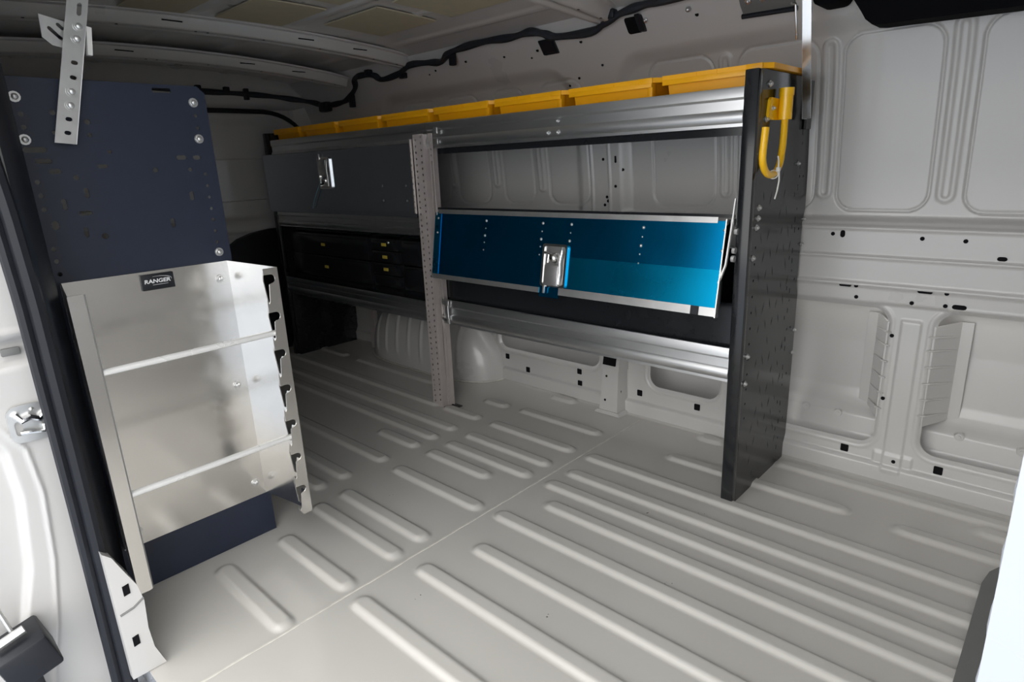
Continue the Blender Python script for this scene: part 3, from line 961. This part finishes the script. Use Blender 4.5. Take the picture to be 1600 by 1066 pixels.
for (x0, x1), lb in zip(spans, ordn):
    ya, yb, zr = 1.655, 1.955, 1.214
    t = Thing('parts_bin', ((x0 + x1) / 2, 1.8, 1.073), lb, 'bin', 'yellow parts bins on the top shelf')
    mb = MB()
    open_box(mb, (x0 + .024, x1 - .040, ya + .025, yb - .035), 1.073, (x0 + .010, x1 - .022, ya + .012, yb - .012), zr - .003, .003)
    t.add('body', mb, 'yellow')
    cut = .022
    oc = [(x0, ya), (x1 - cut, ya), (x1, ya + cut), (x1, yb - .01), (x1 - .01, yb), (x0, yb)]
    ic = rrect(x0 + .014, x1 - .030, ya + .014, yb - .014, .01, 3)
    rim = t.add('rim', plate(oc, [ic], .013, lambda u, v, w: (u, v, zr - .0055 + w)), 'yellow')
    for k in (.33, .52):
        xx = x0 + (x1 - x0) * k
        t.add('rim_rib', MB().box((xx, ya - .0012, zr - .012), (xx + .004, ya + .004, zr + .001)), 'yellow', rim)
    xs = min(x1 - cut, -.700)
    t.add('rim_skirt', MB().box((x0 + .001, ya - .0008, zr - .024), (xs, ya + .004, zr - .010), .0005), 'yellow', rim)
    t.add('rim_corner', MB().box((x1 - .062, ya - .002, zr - .0135), (x1 - .020, ya + .004, zr + .0015), .001), 'yellow', rim)
    t.add('corner_rib', MB().box((x1 - .038, ya + .004, 1.115), (x1 - .022, ya + .03, zr - .008), .003), 'yellow')

# ---------------- yellow hook and cable tie
hk = Thing('utility_hook', (-.655, 1.7, .94), 'bright yellow steel hook bolted near the top of the end panel', 'hook')
hk.add('back_plate', MB().prism([(1.668, 1.080), (1.735, 1.080), (1.735, 1.132), (1.684, 1.134), (1.676, 1.128)], -.655, -.648, 0), 'hook')
hk.add('socket', MB().tube([(-.632, 1.738, 1.080), (-.632, 1.738, 1.156)], .017, 14), 'hook')
hk.add('collar', MB().tube([(-.632, 1.738, 1.138), (-.632, 1.738, 1.157)], .0185, 14), 'hook')
hk.add('hook_bolt', MB().bolt((-.648, 1.694, 1.108), (1, 0, 0), .005), 'zinc')
jp = [(-.632, 1.738, 1.082), (-.630, 1.734, 1.05), (-.628, 1.727, 1.018)]
for a in np.linspace(.1, math.pi, 14):
    jp.append((-.628 + .003 * a, 1.648 + .074 * math.cos(a), 1.000 - .056 * math.sin(a)))
jp += [(-.617, 1.5735, 1.028), (-.617, 1.577, 1.058)]
hk.add('hook_arm', MB().tube(jp, .0088, 12), 'hook')
ct_ = Thing('cable_tie', (-.62, 1.66, .945), 'thin white cable tie looped round the yellow hook', 'cable tie')
ct_.add('tie_head', MB().box((-.615, 1.655, .952), (-.606, 1.666, .963), .002), 'tie')
ct_.add('tie_loop', MB().tube([(-.622 + .011 * math.cos(a), 1.660 + .003 * math.cos(a), .945 + .0105 * math.sin(a)) for a in np.linspace(0, 2 * math.pi, 14)], .0013, 6), 'tie')
ct_.add('tie_tail', MB().tube([(-.608, 1.660, .956), (-.604, 1.654, .93), (-.602, 1.640, .905), (-.602, 1.628, .886)], .002, 6), 'tie')
ct_.add('tie_tail', MB().tube([(-.609, 1.657, .960), (-.606, 1.648, .978), (-.606, 1.640, .990)], .002, 6), 'tie')

# ---------------- angle strut on top of the near end panel
sr = Thing('mounting_strut', (-.645, 1.9, 1.08), 'upright metal angle strut rising from the near end panel beside the largest bin', 'bracket')
def strut_map(u, v, w):
    return (-.638 + w, u - .022 - (v - 1.09) * .24, v)
hs = [slot(1.93, z, .008, .016) for z in np.arange(1.10, 1.35, .032)]
sr.add('strut_face', plate([(1.907, 1.085), (1.940, 1.085), (1.958, 1.105), (1.958, 1.372), (1.907, 1.372)], hs, .003, strut_map), 'galv')
mb = MB()
vs = []
for z in (1.085, 1.372):
    for (u, w) in ((1.904, 0), (1.904, .022), (1.908, .022), (1.908, 0)):
        vs.append(strut_map(u, z, w))
mb.add(vs, [(0, 1, 2, 3), (4, 5, 6, 7), (0, 1, 5, 4), (1, 2, 6, 5), (2, 3, 7, 6), (3, 0, 4, 7)])
sr.add('strut_flange', mb, 'alu')
sr.add('strut_bracket', MB().box((-.652, 1.945, 1.06), (-.646, 1.985, 1.19)), 'black')
mb = MB().tube([(-.66, 1.80, 1.366), (-.655, 1.815, 1.366), (-.655, 1.82, 1.355), (-.655, 1.845, 1.285)], .003, 8)
mb.dome((-.655, 1.842, 1.297), (1, 0, 0), .005, .004, 8)
sr.add('strut_rod', mb, 'alu')

def wall_patch(x0, x1, z0, z1, t0, t1, r=.006):
    pts = rrect(x0, x1, z0, z1, r, 3)
    n = len(pts)
    vs = [(x, wy(x, z) - t0, z) for x, z in pts] + [(x, wy(x, z) - t1, z) for x, z in pts]
    return MB().add(vs, [tuple(range(n)), tuple(range(2 * n - 1, n - 1, -1))] + [(i, (i + 1) % n, (i + 1) % n + n, i + n) for i in range(n)])


# ---------------- bracket and clip on the roof rail
rbk = Thing('rail_bracket', (-.77, 1.92, 1.39), 'dark steel bracket with bolts on the roof rail above the bins', 'bracket')
rbk.add('bracket_plate', MB().prism([(1.935, 1.378), (1.90, 1.405), (1.87, 1.445), (1.877, 1.449), (1.907, 1.41), (1.94, 1.383)], -.84, -.695, 0), 'trim')
rbk.add('bracket_edge', MB().tube([(-.845, 1.928, 1.382), (-.69, 1.928, 1.377)], .007, 8), 'rubber')
mb = MB()
for x in (-.815, -.775, -.745):
    mb.bolt((x, 1.893, 1.412), (0, -.8, -.6), .007)
rbk.add('bracket_bolt', mb, 'zinc', kind='stuff')
pk = Thing('latch_clip', (-1.19, 1.92, 1.39), 'black plastic clip set in a hole in the roof rail', 'clip')
pk.add('hole_plug', wall_patch(-1.226, -1.172, 1.392, 1.436, -.004, .002, .008), 'dark')
pk.add('clip_body', wall_patch(-1.178, -1.158, 1.392, 1.438, -.004, .016, .004), 'rubber')
pk.add('clip_screw', MB().bolt((-1.15, 1.900, 1.420), (0, -.8, -.5), .006), 'zinc')
solo('rail_stud', MB().dome((-1.0, 1.895, 1.425), (0, -.8, -.6), .008, .01), 'zinc', 'small round stud on the roof rail above the bins', 'stud')

# ---------------- black padded trim at the top right
pad = Thing('headliner_pad', (-.2, 1.85, 1.30), 'black padded trim along the roof at the top right', 'trim')
pp = [(-.545, 1.385), (-.529, 1.358), (-.510, 1.329), (-.498, 1.309), (-.482, 1.295), (-.464, 1.292), (-.185, 1.284), (.25, 1.272), (.25, 1.45), (-.56, 1.45)]
bm_ = MB().prism(pp, 1.86, 1.935, 1)
pad.add('pad_body', bm_, 'foam')
pad.add('pad_end', MB().prism(rrect(-.625, -.55, 1.358, 1.42, .02), 1.85, 1.93, 1), 'foam')

# ---------------- wiring harness along the roof edge
wh_ = Thing('wiring_harness', (-2.2, 1.88, 1.42), 'black taped wiring harness snaking along the roof edge', 'cable')
hp = [(-3.325, .42, 1.405), (-3.325, .7, 1.41), (-3.325, 1.0, 1.408), (-3.325, 1.38, 1.402), (-3.325, 1.55, 1.400), (-3.318, 1.72, 1.394), (-3.29, 1.84, 1.380), (-3.233, 1.918, 1.363), (-3.129, 1.935, 1.338),
      (-3.0, 1.938, 1.338), (-2.903, 1.93, 1.349), (-2.80, 1.91, 1.39), (-2.76, 1.885, 1.425), (-2.68, 1.872, 1.432), (-2.598, 1.882, 1.423), (-2.558, 1.9, 1.402), (-2.42, 1.895, 1.411),
      (-2.315, 1.874, 1.432), (-2.2, 1.885, 1.428), (-2.121, 1.886, 1.421), (-2.057, 1.868, 1.440), (-1.968, 1.858, 1.449), (-1.817, 1.853, 1.452), (-1.691, 1.858, 1.447), (-1.60, 1.853, 1.450),
      (-1.546, 1.868, 1.438), (-1.5, 1.884, 1.423), (-1.353, 1.890, 1.417), (-1.289, 1.876, 1.432), (-1.217, 1.860, 1.446), (-1.142, 1.852, 1.452), (-1.055, 1.850, 1.454), (-.8, 1.85, 1.455), (-.64, 1.85, 1.458)]
def smooth_path(p, n=5):
    p = [Vector(q) for q in p]
    out = []
    for i in range(len(p) - 1):
        a, b, c, d = p[max(i - 1, 0)], p[i], p[i + 1], p[min(i + 2, len(p) - 1)]
        for k in range(n):
            t = k / n
            out.append(.5 * ((2 * b) + (c - a) * t + (2 * a - 5 * b + 4 * c - d) * t * t + (3 * b - a - 3 * c + d) * t ** 3))
    out.append(p[-1])
    return out
sp = smooth_path(hp)
wh_.add('cable', MB().tube(sp, [.013 + .002 * math.sin(i * .9) for i in range(len(sp))], 8), 'tape')
wh_.add('connector', MB().box((-3.165, 1.91, 1.305), (-3.09, 1.955, 1.355), .01), 'rubber')
for p_, d_ in (((-2.86, 1.925, 1.335), (.014, .012, .03)), ((-2.03, 1.868, 1.42), (.012, .012, .026)), ((-2.40, 1.90, 1.40), (.02, .01, .012)), ((-3.325, 1.36, 1.40), (.012, .014, .03)), ((-3.325, 1.60, 1.398), (.012, .012, .028)),
               ((-3.325, 1.50, 1.415), (.012, .014, .014)), ((-2.62, 1.87, 1.438), (.016, .014, .012)), ((-1.25, 1.86, 1.45), (.014, .014, .014))):
    wh_.add('cable_clip', MB().box([p_[i] - d_[i] for i in range(3)], [p_[i] + d_[i] for i in range(3)], .004), 'rubber')
bx_ = Thing('relay_box', (-1.55, 1.92, 1.40), 'small black square box hanging below the wiring harness', 'box')
bx_.add('box_body', wall_patch(-1.594, -1.526, 1.378, 1.424, -.002, .010, .004), 'rubber')
bx_.add('box_lid', wall_patch(-1.589, -1.531, 1.383, 1.419, .010, .013, .004), 'rubber')

# ================================================================== NEAR LEFT: end panel, holder, strap
lp_ = Thing('end_panel', (-1.62, .48, 0), 'black punched end panel, coloured with blue lens haze, standing behind the aluminium holder', 'panel')
hs = []
for y, z, a, b in ((.598, 1.045, .024, .010), (.633, 1.044, .018, .010), (.389, .975, .009, .022), (.379, .933, .026, .010), (.344, .954, .009, .024),
                   (.606, .955, .010, .022), (.552, .896, .010, .022), (.315, 1.066, .042, .011), (.325, 1.043, .030, .010), (.341, 1.022, .024, .010),
                   (.372, .892, .009, .022), (.319, .912, .014, .020), (.43, 1.03, .02, .008)):
    hs.append(slot(y, z, a, b))
for y, z, r in ((.536, 1.018, .006), (.613, 1.017, .005), (.419, 1.122, .006), (.418, 1.095, .005), (.406, .88, .007), (.376, 1.008, .006), (.36, 1.14, .006), (.355, 1.10, .004), (.45, 1.06, .004)):
    hs.append(circle(y, z, r, 8))
for z in (1.002, .974, .946, .863, .837, .809, 1.135, 1.11):
    hs.append(circle(.306, z, .0052, 8))
for z in (1.005, .977, .950, .922, .895, .867, .839, 1.14, 1.112):
    hs.append(circle(.647, z, .0042, 8))
hs.append(rrect(.56, .60, 1.188, 1.198, .002, 1))
sheet = lp_.add('sheet', plate([(.285, 0), (.676, 0), (.676, 1.19), (.66, 1.206), (.285, 1.206)], hs, .003, lambda u, v, w: (-1.6215 + w, u, v)), 'hazed_black')
lp_.add('edge_fold', MB().box((-1.655, .674, 0), (-1.622, .677, 1.19)), 'hazed_black')
lp_.add('edge_fold', MB().box((-1.655, .284, 0), (-1.622, .287, 1.19)), 'hazed_black')
for y, z in ((.302, 1.168), (.302, 1.086), (.646, 1.169), (.645, 1.087), (.647, .814)):
    lp_.add('bolt', MB().bolt((-1.62, y, z), (1, 0, 0), .0085, .007), 'zinc', sheet)

fh = Thing('file_holder', (-1.5, .48, .12), 'shiny aluminium holder with notched sides and two cross rods', 'holder')
bpl = fh.add('back_plate', MB().box((-1.6175, .300, .125), (-1.6155, .664, .790)), 'alu')
HZ = (.765, .676, .584, .494, .402, .311, .221)
def right_flange():
    """front flange turned inwards with seven J shaped hook slots"""
    yi, yo = .641, .676
    pts = [(yo, .150), (yo, .790), (yi, .790)]
    for z in HZ:
        r = .0105
        pts += [(yi, z + r)] + [(.657 + r * math.sin(a), z + r * math.cos(a)) for a in np.linspace(0, math.pi, 8)]
        pts += [(.652, z - r - .002), (.6485, z - .052), (.6455, z - .058), (.643, z - .054), (yi, z - .045)]
    pts += [(yi, .168), (.652, .150)]
    return pts
for yb_, yf_ in ((.662, .675), (.302, .263)):
    k_ = (yf_ - yb_) / .2335
    so = [(-1.6155, .790), (-1.382, .790)]
    if yb_ > .5:
        for z in HZ:
            so += [(-1.382, z + .013), (-1.445, z + .010), (-1.450, z - .012), (-1.440, z - .066), (-1.428, z - .066), (-1.416, z - .018), (-1.382, z - .013)]
    so += [(-1.382, .150), (-1.6155, .128)]
    sp_ = fh.add('side_plate', plate(so, [], .002, lambda u, v, w: (u, yb_ + (u + 1.6155) * k_ + w, v)), 'alu')
    if yb_ > .5:
        fh.add('front_flange', plate(right_flange(), [], .002, lambda u, v, w: (-1.381 + w, u, v)), 'alu', sp_)
    else:
        fh.add('edge_shade_line', MB().tube([(-1.382, .2905, .142), (-1.382, .2905, .794)], .0016, 6), 'trim', sp_)  # dark tube stands in for the shade line along the flange edge
        fh.add('front_flange', plate(rrect(.262, .289, .140, .795, .002, 1), [], .002, lambda u, v, w: (-1.381 + w, u, v)), 'alu', sp_)
for z in (.635, .366):
    rd = [(-1.389, .275, z + .008), (-1.389, .292, z)] + [(-1.389, y, z) for y in np.linspace(.32, .63, 6)] + [(-1.389, .655, z), (-1.389, .665, z - .004), (-1.389, .668, z - .022)]
    fh.add('rod', MB().tube(rd, .0070, 10), 'rod')
for y, z in ((.636, .747), (.633, .460), (.636, .167), (.325, .735), (.325, .455), (.335, .165)):
    fh.add('bolt', MB().bolt((-1.6155, y, z), (1, 0, 0), .0085, .006), 'zinc', bpl)
npl = fh.add('name_plate', MB().box((-1.6155, .455, .746), (-1.6085, .527, .783), .0015), 'rubber', bpl, label='small black name plate reading RANGER')


def text(s, size, y0, z0, x, wide=1.0, shear=0.0, bold=.0):
    cu = bpy.data.curves.new('t', 'FONT')
    cu.body = s
    cu.size = size
    cu.offset = bold
    cu.extrude = .0002
    cu.align_x = 'CENTER'
    cu.shear = shear
    ob = bpy.data.objects.new('t', cu)
    COL.objects.link(ob)
    me = bpy.data.meshes.new_from_object(ob.evaluated_get(bpy.context.evaluated_depsgraph_get()))
    bpy.data.objects.remove(ob, do_unlink=True)
    for v in me.vertices:
        u, w, d = v.co
        v.co = (x + d, y0 + u * wide, z0 + w)
    me.update()
    return me
# lettering and swoosh belong to the name plate, kept at the second level below the holder
lt = fh.add('lettering', text('RANGER', .0125, .489, .7625, -1.6082, 1.18, .12, .00035), 'print', bpl)
sw = [(-1.6083, .490 + .031 * math.cos(a), .7690 + .0085 * math.sin(a)) for a in np.linspace(-.3, 1.9, 16)]
fh.add('lettering', MB().tube(sw, [.00015 + .0004 * math.sin(i / 15 * math.pi) for i in range(16)], 5), 'print', bpl)
fh.add('lettering', MB().box((-1.6086, .478, .7575), (-1.6082, .512, .7582)), 'print', bpl)

# ---- slotted strap bolted to the end panel and leaning to the roof
st_ = Thing('slotted_strap', (-1.59, .365, 1.08), 'pale slotted metal strap bolted in front of the end panel top', 'bracket')
def smap(u, v, w):                   # v along the strap from its lower end, u across
    return (-1.598 + w, .366 + u * .965 + v * .262, 1.077 - u * .10 + v * .965)
hs = [slot(0.002, .022, .013, .0085, -.1), slot(0.002, .050, .013, .0085, -.1), slot(.004, .135, .013, .0085, -.1), slot(.004, .165, .013, .0085, -.1), slot(.005, .272, .0085, .026)]
sf = st_.add('strap_face', plate([(-.020, 0), (.019, 0), (.019, .335), (-.018, .345)], hs, .003, smap), 'zinc')
mb = MB()
vs = [smap(u, v, w) for v in (0, .335) for (u, w) in ((.017, 0), (.017, -.016), (.020, -.016), (.020, .0015))]
mb.add(vs, [(0, 1, 2, 3), (4, 5, 6, 7), (0, 1, 5, 4), (1, 2, 6, 5), (2, 3, 7, 6), (3, 0, 4, 7)])
st_.add('strap_flange', mb, 'galv')
for u, v in ((.003, .078), (.003, .106), (.005, .213), (.006, .238)):
    st_.add('bolt', MB().bolt(smap(u, v, .0015), (1, 0, 0), .0085, .006), 'zinc', sf)
gus = [(.372, 1.325), (.415, 1.315), (.415, 1.262), (.385, 1.268), (.370, 1.282)]
st_.add('angle_plate', plate(gus, [slot(.394, 1.291, .007, .032, .75), slot(.405, 1.305, .007, .016, .75)], .003, lambda u, v, w: (-1.612 + w, u, v)), 'zinc')
mb = MB()
vs = [(-1.606 + w, y, z) for w in (0, .012) for (y, z) in ((.448, 1.308), (.457, 1.306), (.449, 1.252), (.440, 1.253))]
mb.add(vs, [(0, 1, 2, 3), (4, 5, 6, 7), (0, 1, 5, 4), (1, 2, 6, 5), (2, 3, 7, 6), (3, 0, 4, 7)])
st_.add('spacer_block', mb, 'tie')
